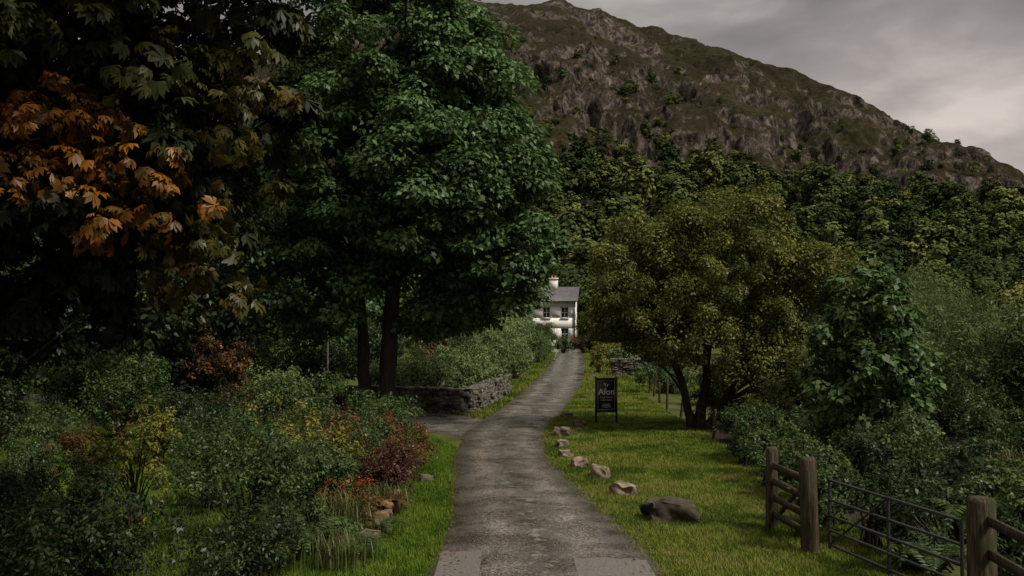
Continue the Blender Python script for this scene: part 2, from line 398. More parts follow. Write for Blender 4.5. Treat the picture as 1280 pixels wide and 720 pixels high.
def gn_inst(name, P, scl, rz_, c):
    me = bpy.data.meshes.new(name); me.vertices.add(len(P)); me.vertices.foreach_set('co', np.ascontiguousarray(P, dtype=np.float32).ravel())
    for an, v in (('scl', scl), ('rz', rz_)):
        at = me.attributes.new(an, 'FLOAT', 'POINT'); at.data.foreach_set('value', np.ascontiguousarray(v, dtype=np.float32))
    at = me.attributes.new('idx', 'INT', 'POINT'); at.data.foreach_set('value', R.integers(0, 100, len(P)).astype(np.int32))
    o = bpy.data.objects.new(name, me); scene.collection.objects.link(o)
    g = bpy.data.node_groups.new(name + '_nodes', 'GeometryNodeTree')
    g.interface.new_socket('Geometry', in_out='INPUT', socket_type='NodeSocketGeometry')
    g.interface.new_socket('Geometry', in_out='OUTPUT', socket_type='NodeSocketGeometry')
    gi = g.nodes.new('NodeGroupInput'); go = g.nodes.new('NodeGroupOutput'); ip = g.nodes.new('GeometryNodeInstanceOnPoints')
    ci = g.nodes.new('GeometryNodeCollectionInfo'); ci.inputs['Collection'].default_value = c
    ci.inputs['Separate Children'].default_value = True; ci.inputs['Reset Children'].default_value = True
    def na(nm, ty):
        n = g.nodes.new('GeometryNodeInputNamedAttribute'); n.data_type = ty; n.inputs['Name'].default_value = nm
        return [q for q in n.outputs if q.enabled and q.name == 'Attribute'][0]
    cx = g.nodes.new('ShaderNodeCombineXYZ')
    g.links.new(na('rz', 'FLOAT'), cx.inputs[2]); g.links.new(cx.outputs[0], ip.inputs['Rotation'])
    g.links.new(na('scl', 'FLOAT'), ip.inputs['Scale']); g.links.new(na('idx', 'INT'), ip.inputs['Instance Index'])
    ip.inputs['Pick Instance'].default_value = True
    g.links.new(gi.outputs[0], ip.inputs['Points']); g.links.new(ci.outputs[0], ip.inputs['Instance']); g.links.new(ip.outputs[0], go.inputs[0])
    md = o.modifiers.new('instances', 'NODES'); md.node_group = g
    return o
cf = coll('hill_tree_kinds', [(11, 7.5, 1000, .72, pal_f), (9, 9, 1000, .75, pal_f2), (13, 7.5, 1000, .72, pal_f), (7.5, 7.5, 850, .7, pal_f2), (13, 11, 1300, .8, pal_f)])
n = 14000
px = R.uniform(-40, 520, n); py = R.uniform(230, 660, n)
kk = (px < py * .56) & (px > py * -.05); px, py = px[kk], py[kk]
z, t = hill_h(px, py)
t2 = t + .34 * (fbm(px / 55, py / 55, 4, 88) - .5)
den = np.interp(t2, [-1, .0, .45, .54, .62, .74, .9], [.7, .7, .65, .55, .30, .15, .03]) * (.12 + 2.6 * np.clip(fbm(px / 32, py / 32, 4, 31) - .36, 0, 1))
kp = R.random(len(px)) < den
px, py, z, t = px[kp], py[kp], z[kp], t[kp]
sc = np.clip(np.exp(R.normal(size=len(px)) * .33), .4, 1.7) * np.interp(t, [0, .45, .6, .9], [1.15, 1.05, .6, .35])
gn_inst('hillside_forest', np.stack([px, py, z - .8], 1), sc, R.uniform(0, 6.28, len(px)), cf)
pal_m = [(.024, .040, .013), (.042, .060, .020), (.065, .082, .028)]
cm = coll('valley_tree_kinds', [(9, 8, 6000, .36, pal_m), (10, 8.5, 6000, .36, pal_f), (8, 7, 5500, .34, pal_f2), (11, 9, 6000, .38, pal_m)])
pts = []
for q in range(150):
    y = R.uniform(128, 230); x = R.uniform(-.1 * y, .56 * y)
    pts.append((x, y, 0, R.uniform(.45, 1.4)))
for x, y, sc_ in ((-4, 108, .9), (-8, 100, 1.1), (-14, 96, 1), (-20, 92, 1.2), (-28, 88, 1.1), (-36, 90, 1.2), (-44, 92, 1), (12.5, 112, 1.0), (14, 100, .8), (19, 108, 1.1), (17, 88, .75), (25, 92, .9), (31, 86, .8), (38, 92, .9), (46, 88, .85), (11, 125, 1.1), (5, 138, 1.15), (-2, 136, 1.2), (9, 134, 1.3), (16, 150, 1.5),
                  (-10, 66, .8), (-15, 62, .9), (-22, 60, .9), (-29, 64, .9), (-6, 74, .75), (12.5, 72, .55), (11.2, 82, .6), (-2.5, 88, .55), (-.9, 100, .62), (22, 70, .55), (28, 66, .5), (36, 68, .55)):
    pts.append((x, y, 0, sc_))
pts = np.array(pts)
gn_inst('valley_trees', pts[:, :3], pts[:, 3], R.uniform(0, 6.28, len(pts)), cm)

# ------------------------------------------------------------ house
def box(a, x0, x1, y0, y1, z0, z1, c=None):
    V = np.array([(x, y, z) for x in (x0, x1) for y in (y0, y1) for z in (z0, z1)], float)
    F = np.array([(0, 1, 3, 2), (4, 6, 7, 5), (0, 4, 5, 1), (2, 3, 7, 6), (0, 2, 6, 4), (1, 5, 7, 3)])
    a.add(V, F, c)
def simple(name, col, rough=.8, sc=4, amp=.15):
    m, nt = newmat(name); tc = N_(nt, 'ShaderNodeTexCoord'); n = noise(nt, sc, 6, tc.outputs['Object'], .6)
    r = ramp(nt, [(.3, tuple(x * (1 - amp) for x in col)), (.7, tuple(x * (1 + amp) for x in col))], n.outputs[0])
    principled(nt, r.outputs[0], rough, .3, n.outputs[0], .3, .01); return m
M_white = simple('white_render', (.56, .54, .51), .85, .8, .12)
M_slate = simple('slate', (.055, .05, .055), .6, 2, .3)
M_glass = simple('window_glass', (.02, .022, .026), .15, 1)
M_paint = simple('white_paint', (.55, .55, .53), .5)
H = empty('white_house')
def hobj(nm, mat, boxes):
    a = Acc()
    for bx in boxes: box(a, *bx)
    o = a.obj(nm, mat, parent=H); return o
W0, W1, D = -9.5, 3.3, 7.0
cols = [-8, -5.2, -2.4, -.2, 2.0]
wb = []; zs = [(.0, .9), (.9, 2.3), (2.3, 3.55), (3.55, 4.85), (4.85, 5.7)]
for zi, (z0, z1) in enumerate(zs):
    if zi in (1, 3):
        e = [W0] + [v for c_ in cols for v in (c_ - .45, c_ + .45)] + [W1]
        for q in range(0, len(e), 2): wb.append((e[q], e[q + 1], 0, .4, z0, z1))
    else: wb.append((W0, W1, 0, .4, z0, z1))
wb += [(W0, W0 + .4, .4, D, 0, 5.7), (W1 - .4, W1, .4, D, 0, 5.7), (W0 + .4, W1 - .4, D - .4, D, 0, 5.7)]
hobj('walls', M_white, wb)
g = Acc()
for gxx in (W0, W1 - .4):
    V = np.array([(gxx, 0, 5.7), (gxx, D, 5.7), (gxx, D / 2, 7.25), (gxx + .4, 0, 5.7), (gxx + .4, D, 5.7), (gxx + .4, D / 2, 7.25)])
    g.add(V, np.array([(0, 1, 2), (3, 5, 4)]))
make('gables', np.concatenate(g.V), np.concatenate(g.F), M_white, parent=H)
V = np.array([(W0 - .3, -.35, 5.6), (W1 + .3, -.35, 5.6), (W1 + .3, D / 2, 7.4), (W0 - .3, D / 2, 7.4), (W0 - .3, D + .35, 5.6), (W1 + .3, D + .35, 5.6)])
V2 = V.copy(); V2[:, 2] -= .13
make('roof', np.concatenate([V, V2]), np.array([(0, 1, 2, 3), (3, 2, 5, 4), (6, 9, 8, 7), (9, 10, 11, 8), (0, 6, 7, 1), (4, 5, 11, 10), (0, 3, 9, 6), (3, 4, 10, 9), (1, 7, 8, 2), (2, 8, 11, 5)]), M_slate, parent=H)
hobj('chimney', M_white, [(-.1, .9, 3.1, 3.9, 6.9, 8.35), (-.18, .98, 3.02, 3.98, 8.35, 8.5), (-8.6, -7.6, 3.1, 3.9, 6.9, 8.35)])
a = Acc()
for q in (.2, .6):
    tv, tf = tube([(q, 3.5, 8.5), (q, 3.5, 8.85)], [.12, .1], 8); a.add(tv, tf)
a.obj('chimney_pots', simple('terracotta', (.3, .13, .08)), parent=H)
gl = []; fr = []
for c_ in cols:
    for z0, z1 in ((.9, 2.3), (3.55, 4.85)):
        gl.append((c_ - .45, c_ + .45, .2, .24, z0, z1)); zm = (z0 + z1) / 2
        fr += [(c_ - .45, c_ - .38, .12, .198, z0, z1), (c_ + .38, c_ + .45, .12, .198, z0, z1), (c_ - .38, c_ + .38, .12, .198, z0, z0 + .07), (c_ - .38, c_ + .38, .12, .198, z1 - .07, z1), (c_ - .38, c_ + .38, .13, .198, zm - .035, zm + .035), (c_ - .02, c_ + .02, .14, .198, z0 + .07, zm - .035), (c_ - .02, c_ + .02, .14, .198, zm + .035, z1 - .07), (c_ - .52, c_ + .52, -.08, .1, z0 - .1, z0 - .003)]
hobj('window_glass', M_glass, gl); hobj('window_frames', M_paint, fr)
hobj('gutter', M_metal, [(W0 - .3, W1 + .3, -.46, -.353, 5.5, 5.6), (W1 - .15, W1 - .05, -.12, -.02, 0, 5.5)])
hobj('door', simple('door_paint', (.03, .06, .05)), [(-1.75, -.85, -.06, -.004, .05, 2.1)])
hobj('porch', M_slate, [(-2.0, -.6, -.9, -.003, 2.25, 2.35)])
H.location = (4.35, 120, 0); H.rotation_euler = (0, 0, math.radians(-7))

# ------------------------------------------------------------ stones
def rock(cx, cy, cz, sx_, sy_, sz_, col, rot=0, nsub=4, rough=.12, box_=.5, tilt=0):
    g = np.linspace(-1, 1, nsub + 1)
    faces = []; Vs = []; base = 0
    for ax in range(3):
        for sg in (-1, 1):
            A, B = np.meshgrid(g, g, indexing='ij'); P = np.zeros(A.shape + (3,))
            P[..., ax] = sg; P[..., (ax + 1) % 3] = A * sg; P[..., (ax + 2) % 3] = B
            Vs.append(P.reshape(-1, 3)); k = nsub + 1
            i, j = np.meshgrid(np.arange(nsub), np.arange(nsub), indexing='ij'); b = (i * k + j).ravel() + base
            faces.append(np.stack([b, b + k, b + k + 1, b + 1], 1)); base += k * k
    V = np.concatenate(Vs); F = np.concatenate(faces)
    V = V * box_ + unit(V) * (1 - box_) * 1.15
    o = R.uniform(0, 50, 3)
    for f, am in ((1.3, 1.0), (3.1, .5)):
        d = np.stack([vnoise(V[:, 0] * f + o[0] + V[:, 2] * .7, V[:, 1] * f + o[1] + V[:, 2] * f * 1.1, q) - .5 for q in range(3)], 1)
        V = V + d * rough * 2.4 * am
    V = V * np.array([sx_, sy_, sz_]) * .5
    c, s_ = math.cos(tilt), math.sin(tilt); V = np.stack([V[:, 0] * c - V[:, 2] * s_, V[:, 1], V[:, 0] * s_ + V[:, 2] * c], 1)
    c, s_ = math.cos(rot), math.sin(rot); V = np.stack([V[:, 0] * c - V[:, 1] * s_, V[:, 0] * s_ + V[:, 1] * c, V[:, 2]], 1)
    return V + np.array([cx, cy, cz]), F, np.tile(col, (len(F), 1))
def stonecol():
    t = R.random(); g = R.uniform(.05, .17); return np.array([g, g * (.93 - .05 * t), g * (.86 - .12 * t)])
for (x, y, w, h, c) in ((2.63, 16.6, .84, .34, .045), (2.08, 18.9, .42, .24, .17), (1.84, 21.0, .38, .24, .17), (1.5, 22.5, .36, .2, .16), (1.3, 24.1, .32, .18, .17), (1.3, 26, .32, .18, .17), (1.42, 28.4, .5, .26, .1), (2.1, 30.9, .36, .2, .09), (1.85, 33.5, .4, .2, .1), (-1.75, 20.5, .3, .14, .1), (-2.2, 22.3, .35, .2, .08)):
    V, F, C = rock(x, y, h * .28, w, w * .7, h * 1.3, np.array([c * 1.1, c * .88, c * .66]), R.uniform(-.6, .6), 10, .22, .62, R.uniform(-.14, .14))
    make('boulder', V, F, M_stone, C)
a = Acc()
for q in range(30):
    x = -1.95 - R.random() * .6; y = 13.6 + R.random() * 4.6; s_ = R.uniform(.12, .26)
    w = R.random(); c = np.array([.17, .09, .05]) if w < .6 else np.array([.15, .13, .11])
    V, F, C = rock(x, y, .08 + R.random() * .2, s_, s_, s_ * .7, c, R.uniform(0, 3), 5, .2, .4); a.add(V, F, C)
a.obj('rockery_stones', M_stone)
V, F, C = rock(-8.7, 20.9, .04, .8, .45, .2, np.array([.07, .066, .058]), .2, 8, .3, .3); make('garden_stone', V, F, M_stone, C)

def stone_wall(name, path, h, thick=.5):
    path = np.array(path, float); seg = np.linalg.norm(np.diff(path, axis=0), axis=1); cum = np.concatenate([[0], np.cumsum(seg)])
    a = Acc(); z = 0.0
    while z < h:
        rh = R.uniform(.08, .15); s_ = R.uniform(-.2, 0)
        while s_ < cum[-1]:
            L = R.uniform(.15, .42); m_ = min(max(s_ + L / 2, 0), cum[-1] - 1e-3)
            x = np.interp(m_, cum, path[:, 0]); y = np.interp(m_, cum, path[:, 1])
            i = np.searchsorted(cum, m_, side='right') - 1; i = min(i, len(seg) - 1); d = path[i + 1] - path[i]; rot = math.atan2(d[1], d[0])
            hh = rh * R.uniform(.85, 1.35)
            nx_, ny_ = -math.sin(rot), math.cos(rot)
            for sd in (-1, 1):
                of = sd * thick * .25 + R.normal() * .035
                V, F, C = rock(x + nx_ * of, y + ny_ * of, z + rh / 2 + R.normal() * .012, L * 1.0, thick * .55, hh, stonecol(), rot + R.normal() * .08, 3, .17, .5, R.normal() * .08)
                a.add(V, F, C)
            s_ += L
        z += rh * .96
    return a.obj(name, M_stone)
stone_wall('dry_stone_wall', [(-9.5, 37.6), (-4.3, 36.6), (-1.75, 35.2), (-1.35, 36.4), (-1.0, 39.5), (-.35, 44.5)], .85)
stone_wall('dry_stone_wall', [(5.9, 58.6), (9.5, 58.3)], .95)

# ------------------------------------------------------------ trees
def branchset(a, base_pts, C, nb, r0, spread=.4):
    sel = R.choice(len(C), min(nb, len(C)), replace=False)
    for q in sel:
        c = C[q]; hd = np.linalg.norm(base_pts[:, :2] - c[:2], axis=1)
        st = base_pts[np.argmin(hd * .4 + np.abs(base_pts[:, 2] - (c[2] - hd * .9)))]
        mid = (st + c) / 2 + np.array([R.normal() * spread, R.normal() * spread, spread * R.uniform(-.2, 1.2)])
        d = np.linalg.norm(c - st); r = r0 * min(1, d / 4) * R.uniform(.6, 1.1)
        tv, tf = tube(bez(st, mid, c, 8), [r, r * .25], 5, .05); a.add(tv, tf)

def tree(name, stems, lobes, ncl, cr, per, leaf, pal, nb=50, br=.1, mat=None, bz=0, **k):
    E = empty(name); a = Acc(); pts = []
    for path, rad in stems:
        p = np.array(path, float); t = np.linspace(0, 1, len(p)); tn = np.linspace(0, 1, 16)
        pp = np.stack([np.interp(tn, t, p[:, q]) for q in range(3)], 1) + R.normal(size=(16, 3)) * rad[0] * .1
        pp[0] = p[0]; tv, tf = tube(pp, rad, 10, .06); a.add(tv, tf); pts.append(pp[3:])
    V, F, C, CC = crown(lobes, ncl, cr, per, leaf, pal, **k)
    bp = np.concatenate(pts); bp = bp[bp[:, 2] > bz]
    branchset(a, bp, CC[CC[:, 2] > bz + .8] if bz else CC, nb, br)
    a.obj('trunk', M_bark, parent=E, smooth=True)
    make('crown', V, F, mat or M_leaf, C, parent=E)
    return E

pal_syc = [(.020, .040, .011), (.045, .086, .025), (.09, .155, .052)]
tree('sycamore_tree',
     [([(-4.05, 32.8, -.1), (-4.1, 32.9, 1.2), (-4.0, 33, 3.5), (-3.9, 33, 7), (-4.0, 33, 12), (-4.0, 33, 16)], [.42, .28, .25, .2, .12, .04]),
      ([(-4.7, 33, -.1), (-4.9, 33.1, 1.5), (-5.0, 33, 4), (-5.6, 33, 8), (-6.0, 33, 11)], [.3, .2, .17, .1, .03]),
      ([(-4.0, 33, 4.6), (-3.2, 33.2, 6.0), (-1.6, 33, 8.0), (-.9, 33, 9.5)], [.17, .14, .09, .03])],
     [(-4.3, 33, 13.2, 3.3, 3.6, 5.4), (-.9, 32.6, 7.2, 2.6, 2.5, 3.0), (-6.1, 33, 8.8, 2.5, 2.5, 3.8), (-3.6, 31.6, 8.6, 3.0, 2.3, 3.4), (-6.6, 33, 4.9, 2.1, 1.9, 2.0), (-.7, 33, 4.9, 1.8, 1.9, 1.5), (-1.9, 32.8, 10.6, 2.1, 2.3, 2.5), (-3.4, 34.2, 5.0, 3, 1.6, 2.0), (-2.6, 33.4, 4.3, 1.6, 1.3, 1.2)],
     540, .85, 390, .19, pal_syc, nb=90, br=.09, asp=.62, flat=.55, droop=.45, inner=.5, bz=4.4)

pal_olive = [(.034, .044, .008), (.074, .084, .014), (.14, .14, .026)]
tree('birch_tree',
     [([(5.5, 30.5, -.1), (5.3, 30.5, 1), (4.6, 30.4, 3), (3.8, 30.2, 5)], [.15, .12, .09, .03]),
      ([(5.7, 30.5, -.1), (5.9, 30.4, 1.5), (6.0, 30.2, 4), (6.1, 30, 6)], [.18, .13, .1, .03]),
      ([(5.9, 30.4, -.1), (6.7, 30.4, 1.3), (7.6, 30.2, 3), (8.4, 30, 4.6)], [.15, .11, .08, .03])],
     [(6.2, 30, 4.9, 2.4, 2.2, 2.1), (8.7, 30, 3.9, 1.5, 1.8, 1.9), (3.6, 30, 4.7, 1.4, 1.7, 1.6), (4.6, 30, 3.4, 1.8, 1.7, 1.4), (8.2, 29.6, 2.2, 1.8, 1.5, 1.5), (5.0, 29.8, 5.5, 1.2, 1.4, 1.3), (6.4, 30.4, 2.9, 1.9, 1.5, 1.4), (7.4, 30, 6.1, 1.1, 1.1, 1.2), (9.7, 30, 4.4, .8, .9, 1.0), (2.9, 30, 3.6, .8, 1, .9)],
     480, .46, 280, .10, pal_olive, nb=90, br=.06, asp=.5, flat=.85, droop=.3, inner=.5)

pal_maple = [(.02, .042, .012), (.042, .080, .022), (.075, .125, .035)]
tree('maple_sapling', [([(7.9, 22.2, 0), (7.8, 22, 2), (7.8, 22, 4.2)], [.07, .05, .02])],
     [(7.8, 22, 3.1, .9, .9, 1.5), (8.3, 22, 2.2, 1.1, 1.0, 1.1), (7.4, 21.8, 1.9, .9, .9, 1.1), (8.4, 22, 3.4, .5, .5, .5), (7.2, 22, 3.0, .5, .5, .6), (7.9, 22, 4.4, .25, .25, .5), (8.9, 22, 2.9, .4, .4, .4)], 150, .28, 60, .15, pal_maple, nb=40, br=.03, asp=.7, droop=.5)

pal_ch = [(.005, .009, .003), (.012, .017, .005), (.025, .031, .008), (.048, .043, .011)]  # near-black greens carry the crown's shade in the leaf colour
pal_bg = [(.008, .014, .004), (.016, .026, .007), (.03, .044, .012)]
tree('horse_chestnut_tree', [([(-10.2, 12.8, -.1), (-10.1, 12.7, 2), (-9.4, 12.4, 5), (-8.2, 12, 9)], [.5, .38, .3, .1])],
     [(-7.4, 12.2, 6.9, 4.3, 2.8, 3.9), (-8.6, 11.8, 4.9, 3.0, 2.4, 2.2), (-4.9, 12.3, 7.2, 2.3, 2.2, 3.0), (-5.0, 9.5, 11, 4.6, 4.5, 2.2), (-10.5, 13.5, 6.5, 3.5, 3.5, 4.0), (-5.6, 12.8, 4.6, 1.7, 1.5, 1.3), (-6.3, 12.2, 3.4, 1.3, 1.0, .8), (-5.4, 12.8, 6.6, 2.6, 1.2, 3.0)],  # high lobe above the frame is added to shade the left side
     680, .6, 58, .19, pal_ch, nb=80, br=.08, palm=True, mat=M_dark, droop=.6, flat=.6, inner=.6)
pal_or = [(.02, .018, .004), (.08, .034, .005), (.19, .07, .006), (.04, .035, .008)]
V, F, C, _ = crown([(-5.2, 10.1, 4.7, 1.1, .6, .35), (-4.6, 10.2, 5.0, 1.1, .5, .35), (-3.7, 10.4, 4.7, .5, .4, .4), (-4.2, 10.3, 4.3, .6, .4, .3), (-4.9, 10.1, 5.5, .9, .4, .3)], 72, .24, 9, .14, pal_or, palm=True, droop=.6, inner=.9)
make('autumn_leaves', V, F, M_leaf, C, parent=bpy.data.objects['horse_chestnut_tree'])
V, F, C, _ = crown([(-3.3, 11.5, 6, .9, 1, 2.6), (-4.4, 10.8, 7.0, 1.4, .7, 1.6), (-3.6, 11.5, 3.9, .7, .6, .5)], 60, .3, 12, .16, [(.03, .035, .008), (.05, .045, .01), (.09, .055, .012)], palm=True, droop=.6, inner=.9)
make('lit_bronze_leaves', V, F, M_leaf, C, parent=bpy.data.objects['horse_chestnut_tree'])  # bronze leaves, paler to put the crown's lit right side into colour
def blk(name, x, y, h, w, pal, n=14000, leaf=.16, mat=None, low=.4):
    lobes = [(x + R.normal() * w * .16, y + R.normal() * w * .16, h * R.uniform(low, .78), w * R.uniform(.25, .36), w * .3, h * R.uniform(.18, .28)) for q in range(6)]
    tree(name, [([(x, y, 0), (x + .1, y, h * .4), (x, y, h * .8)], [w * .03, w * .02, .02])], lobes, n // 70, w * .11, 70, leaf, pal, nb=20, br=.05, mat=mat)
for x, y, h, w, p in ((-12, 33, 10, 8, pal_bg), (-17.5, 30, 11, 8, pal_bg), (-10.5, 47, 10, 8, pal_bg), (-18, 42, 11, 9, pal_bg), (-8, 44, 6, 4.5, pal_syc), (-13.2, 26, 6, 4.5, pal_bg)):
    blk('deciduous_tree', x, y, h, w, p, 18000, .2, low=.25)

# ------------------------------------------------------------ shrubs
def shrub(name, x, y, rx_, ry_, h, n, leaf, pal, asp=.5, cr=None, mat=None, palm=False, sparse=False):
    k = max(3, int(3 + rx_ * 2)); lobes = []
    for q in range(k):
        lobes.append((x + R.normal() * rx_ * .35, y + R.normal() * ry_ * .35, h * R.uniform(.3, .72), rx_ * R.uniform(.4, .6), ry_ * R.uniform(.4, .6), h * R.uniform(.25, .38)))
    per = 12 if palm else (30 if sparse else 55)
    V, F, C, CC = crown(lobes, max(6, n // per), cr or max(.12, rx_ * .2), per, leaf, pal, asp=asp, palm=palm, inner=.6, flat=.85)
    a = Acc(); a.add(V, F, C)
    for q in R.choice(len(CC), min(len(CC), 26), replace=False):
        c = CC[q]; tv, tf = tube(bez((x + R.normal() * .1, y + R.normal() * .1, 0), (x + (c[0] - x) * .3, y + (c[1] - y) * .3, c[2] * .7), c, 6), [.02, .006], 4); a.add(tv, tf, (.04, .03, .02))
    ns = int(10 + rx_ * 14)
    for q in range(ns):
        c = CC[R.integers(len(CC))]; d = unit(np.array([R.normal() * .6, R.normal() * .6, 1.0])) ; L = h * R.uniform(.12, .32)
        tv, tf = tube([c, c + d * L], [.006, .003], 3); a.add(tv, tf, (.05, .045, .02))
        m_ = 14; tpos = R.random(m_)[:, None]; P = c + d * L * tpos
        ax = unit(R.normal(size=(m_, 3)) + d * .8); Nn = unit(R.normal(size=(m_, 3)) * .5 + [0, 0, 1.])
        V, F = kites(P, ax, Nn, leaf * R.uniform(.7, 1.3, m_), leaf * asp); a.add(V, F, palcol(pal, .4 + .6 * R.random(m_)))
    return a.obj(name, mat or M_leaf)
def blades(name, x, y, rad, h, n, pal, w=.02, z0=0, mat=None):
    P = np.stack([x + R.normal(size=n) * rad * .4, y + R.normal(size=n) * rad * .4, np.full(n, z0)], 1)
    d = unit(np.stack([R.normal(size=n), R.normal(size=n), np.zeros(n)], 1)); L = h * R.uniform(.6, 1.15, n)[:, None]; b = R.uniform(.1, .7, n)[:, None]
    s_ = np.stack([-d[:, 1], d[:, 0], 0 * d[:, 0]], 1) * w / 2; up = np.array([0, 0, 1.])
    pts_ = [P, P + up * L * .5 + d * L * b * .15, P + up * L * .85 + d * L * b * .5, P + up * L * (1 - b * .15) + d * L * b * 1.0]
    ws = [1, .9, .6, .1]; V = np.stack([p + s_ * q * sg for p, q in zip(pts_, ws) for sg in (-1, 1)], 1).reshape(-1, 3)
    bb = np.arange(n)[:, None] * 8; F = np.stack([bb + np.array([0, 1, 3, 2]) + 2 * q for q in range(3)], 1).reshape(-1, 4)
    col = np.repeat(palcol(pal, R.random(n)), 3, 0)
    return make(name, V, F, mat or M_leaf, col)
def fern(name, x, y, h, nf, pal):
    a = Acc()
    for q in range(nf):
        th = R.uniform(0, 6.28); d = np.array([math.cos(th), math.sin(th), 0]); L = h * R.uniform(.8, 1.3)
        p = bez((x, y, .02), np.array((x, y, 0)) + d * L * .35 + [0, 0, L * 1.0], np.array((x, y, 0)) + d * L * 1.05 + [0, 0, L * .45], 22)
        tv, tf = tube(p, [.006, .002], 3); a.add(tv, tf, (.05, .045, .02))
        T = unit(np.gradient(p, axis=0)); sd = unit(np.cross(T, [0, 0, 1.])); up = np.cross(sd, T)
        w_ = h * .22 * np.sin(np.linspace(.25, 3.05, 22))
        for sg in (-1, 1):
            V, F = kites(p[2:], unit(sd[2:] * sg + T[2:] * .35), up[2:], w_[2:], h * .045, .35, .2); a.add(V, F, palcol(pal, R.random(20)))
    return a.obj(name, M_leaf)

pal_g = [(.018, .034, .009), (.038, .064, .016), (.072, .105, .028)]
pal_d = [(.008, .015, .005), (.017, .031, .009), (.037, .055, .015)]
pal_y = [(.05, .055, .009), (.11, .11, .016), (.20, .18, .028)]
pal_red = [(.018, .007, .007), (.042, .013, .011), (.075, .026, .018)]
pal_rust = [(.035, .02, .008), (.08, .038, .013), (.13, .062, .02)]
pal_pale = [(.06, .09, .028), (.11, .155, .05), (.17, .21, .08)]
S = [('garden_shrub', -3.3, 12.9, 1.1, 1.0, 1.0, 5000, .06, pal_d), ('garden_shrub', -5.2, 12.6, 1.2, 1.0, 1.2, 5000, .07, pal_d), ('garden_shrub', -7.0, 13.2, 1.2, 1.0, 1.1, 5000, .07, pal_d),
     ('garden_shrub', -4.0, 15.0, 1.1, 1.1, 1.8, 6000, .065, pal_g), ('garden_shrub', -3.2, 16.8, .9, 1.0, 1.35, 5000, .07, pal_g), ('garden_shrub', -5.2, 17.5, 1.0, 1.0, 1.8, 5000, .06, pal_g),
     ('garden_shrub', -3.3, 19.5, 1.0, 1.0, 1.3, 5000, .06, pal_g), ('berberis_shrub', -2.3, 18.2, .75, .8, 1.15, 4500, .055, pal_red), ('rust_shrub', -2.5, 20.6, .75, .8, 1.2, 4000, .06, pal_rust),
     ('rust_shrub', -2.5, 16.0, .5, .6, .8, 3000, .055, pal_rust), ('garden_shrub', -2.3, 14.4, .45, .6, .55, 2200, .08, pal_g), ('golden_shrub', -3.4, 18.0, .8, .7, 1.6, 2200, .08, pal_y), ('golden_shrub', -6.0, 16.0, .7, .6, 2.2, 1600, .08, pal_y),
     ('golden_shrub', -4.6, 19.6, .9, .8, 2.0, 2600, .07, pal_y), ('rust_shrub', -3.9, 21.0, .8, .8, 1.5, 2600, .06, pal_rust),
     ('garden_shrub', -3.7, 22.5, 1.2, 1.2, 1.5, 6000, .07, pal_g), ('garden_shrub', -5.8, 21.5, 1.3, 1.2, 1.9, 6000, .07, pal_d), ('garden_shrub', -3.5, 26, 1.1, 1.3, 1.3, 6000, .07, pal_g),
     ('rust_shrub', -3.1, 24.2, .8, .8, 1.0, 3500, .06, pal_rust), ('garden_shrub', -5.6, 27, 1.4, 1.4, 2.0, 7000, .08, pal_g), ('garden_shrub', -8.2, 25.5, 1.4, 1.4, 2.0, 7000, .08, pal_d), ('golden_shrub', -7.2, 29.5, 1.1, 1.1, 2.2, 5000, .09, pal_pale),
     ('garden_shrub', -10.2, 17.2, 1.2, 1.1, 1.3, 5000, .07, pal_d), ('garden_shrub', -12.6, 22.5, 1.6, 1.4, 2.0, 7000, .08, pal_d), ('garden_shrub', -10.8, 27.5, 1.6, 1.5, 2.4, 7000, .09, pal_g), ('rust_shrub', -8.6, 31, 1.0, 1.0, 3.0, 4000, .1, pal_rust),
     ('garden_shrub', -14, 26, 1.6, 1.5, 2.2, 7000, .1, pal_d), ('garden_shrub', -8.0, 15.6, 1.0, 1.0, 1.1, 4000, .07, pal_d), ('garden_shrub', -4.2, 29.5, .9, 1.1, 1.2, 4500, .08, pal_g),
     ('garden_shrub', -9.2, 18.9, .9, .7, 1.0, 3500, .06, pal_g), ('rust_shrub', -7.3, 17.4, .7, .6, 1.5, 2200, .06, pal_rust), ('garden_shrub', -10.6, 22.5, 1.1, .9, 1.3, 4500, .07, pal_g), ('golden_shrub', -8.0, 22.6, .9, .8, 1.5, 2600, .07, pal_y), ('garden_shrub', -6.9, 24.2, 1.0, .9, 1.5, 4500, .07, pal_g), ('garden_shrub', -6.2, 14.0, .8, .7, 1.5, 3000, .06, pal_g), ('garden_shrub', -9.0, 12.6, 1.1, .9, 1.0, 4000, .07, pal_d),
     ('laurel_shrub', -7.5, 33.5, 1.5, 1.4, 2.6, 7000, .1, pal_d), ('laurel_shrub', -12.5, 36, 1.8, 1.5, 3.0, 7000, .12, pal_d), ('laurel_shrub', -15.5, 36, 1.8, 1.5, 2.6, 7000, .12, pal_g), ('laurel_shrub', -19, 37, 1.9, 1.5, 3.0, 7000, .12, pal_d),
     ('laurel_shrub', -6.2, 42, 1.9, 1.5, 3.8, 7000, .12, pal_d), ('laurel_shrub', -9.2, 43.5, 2, 1.5, 3.6, 7000, .12, pal_g), ('laurel_shrub', -12.6, 45.5, 2.2, 1.5, 4, 7000, .13, pal_d), ('laurel_shrub', -16.5, 47.5, 2.2, 1.5, 3.8, 7000, .13, pal_d), ('laurel_shrub', -20.5, 49, 2.4, 1.5, 4, 7000, .14, pal_g), ('laurel_shrub', -25, 50, 2.6, 1.5, 4.2, 7000, .14, pal_d)]
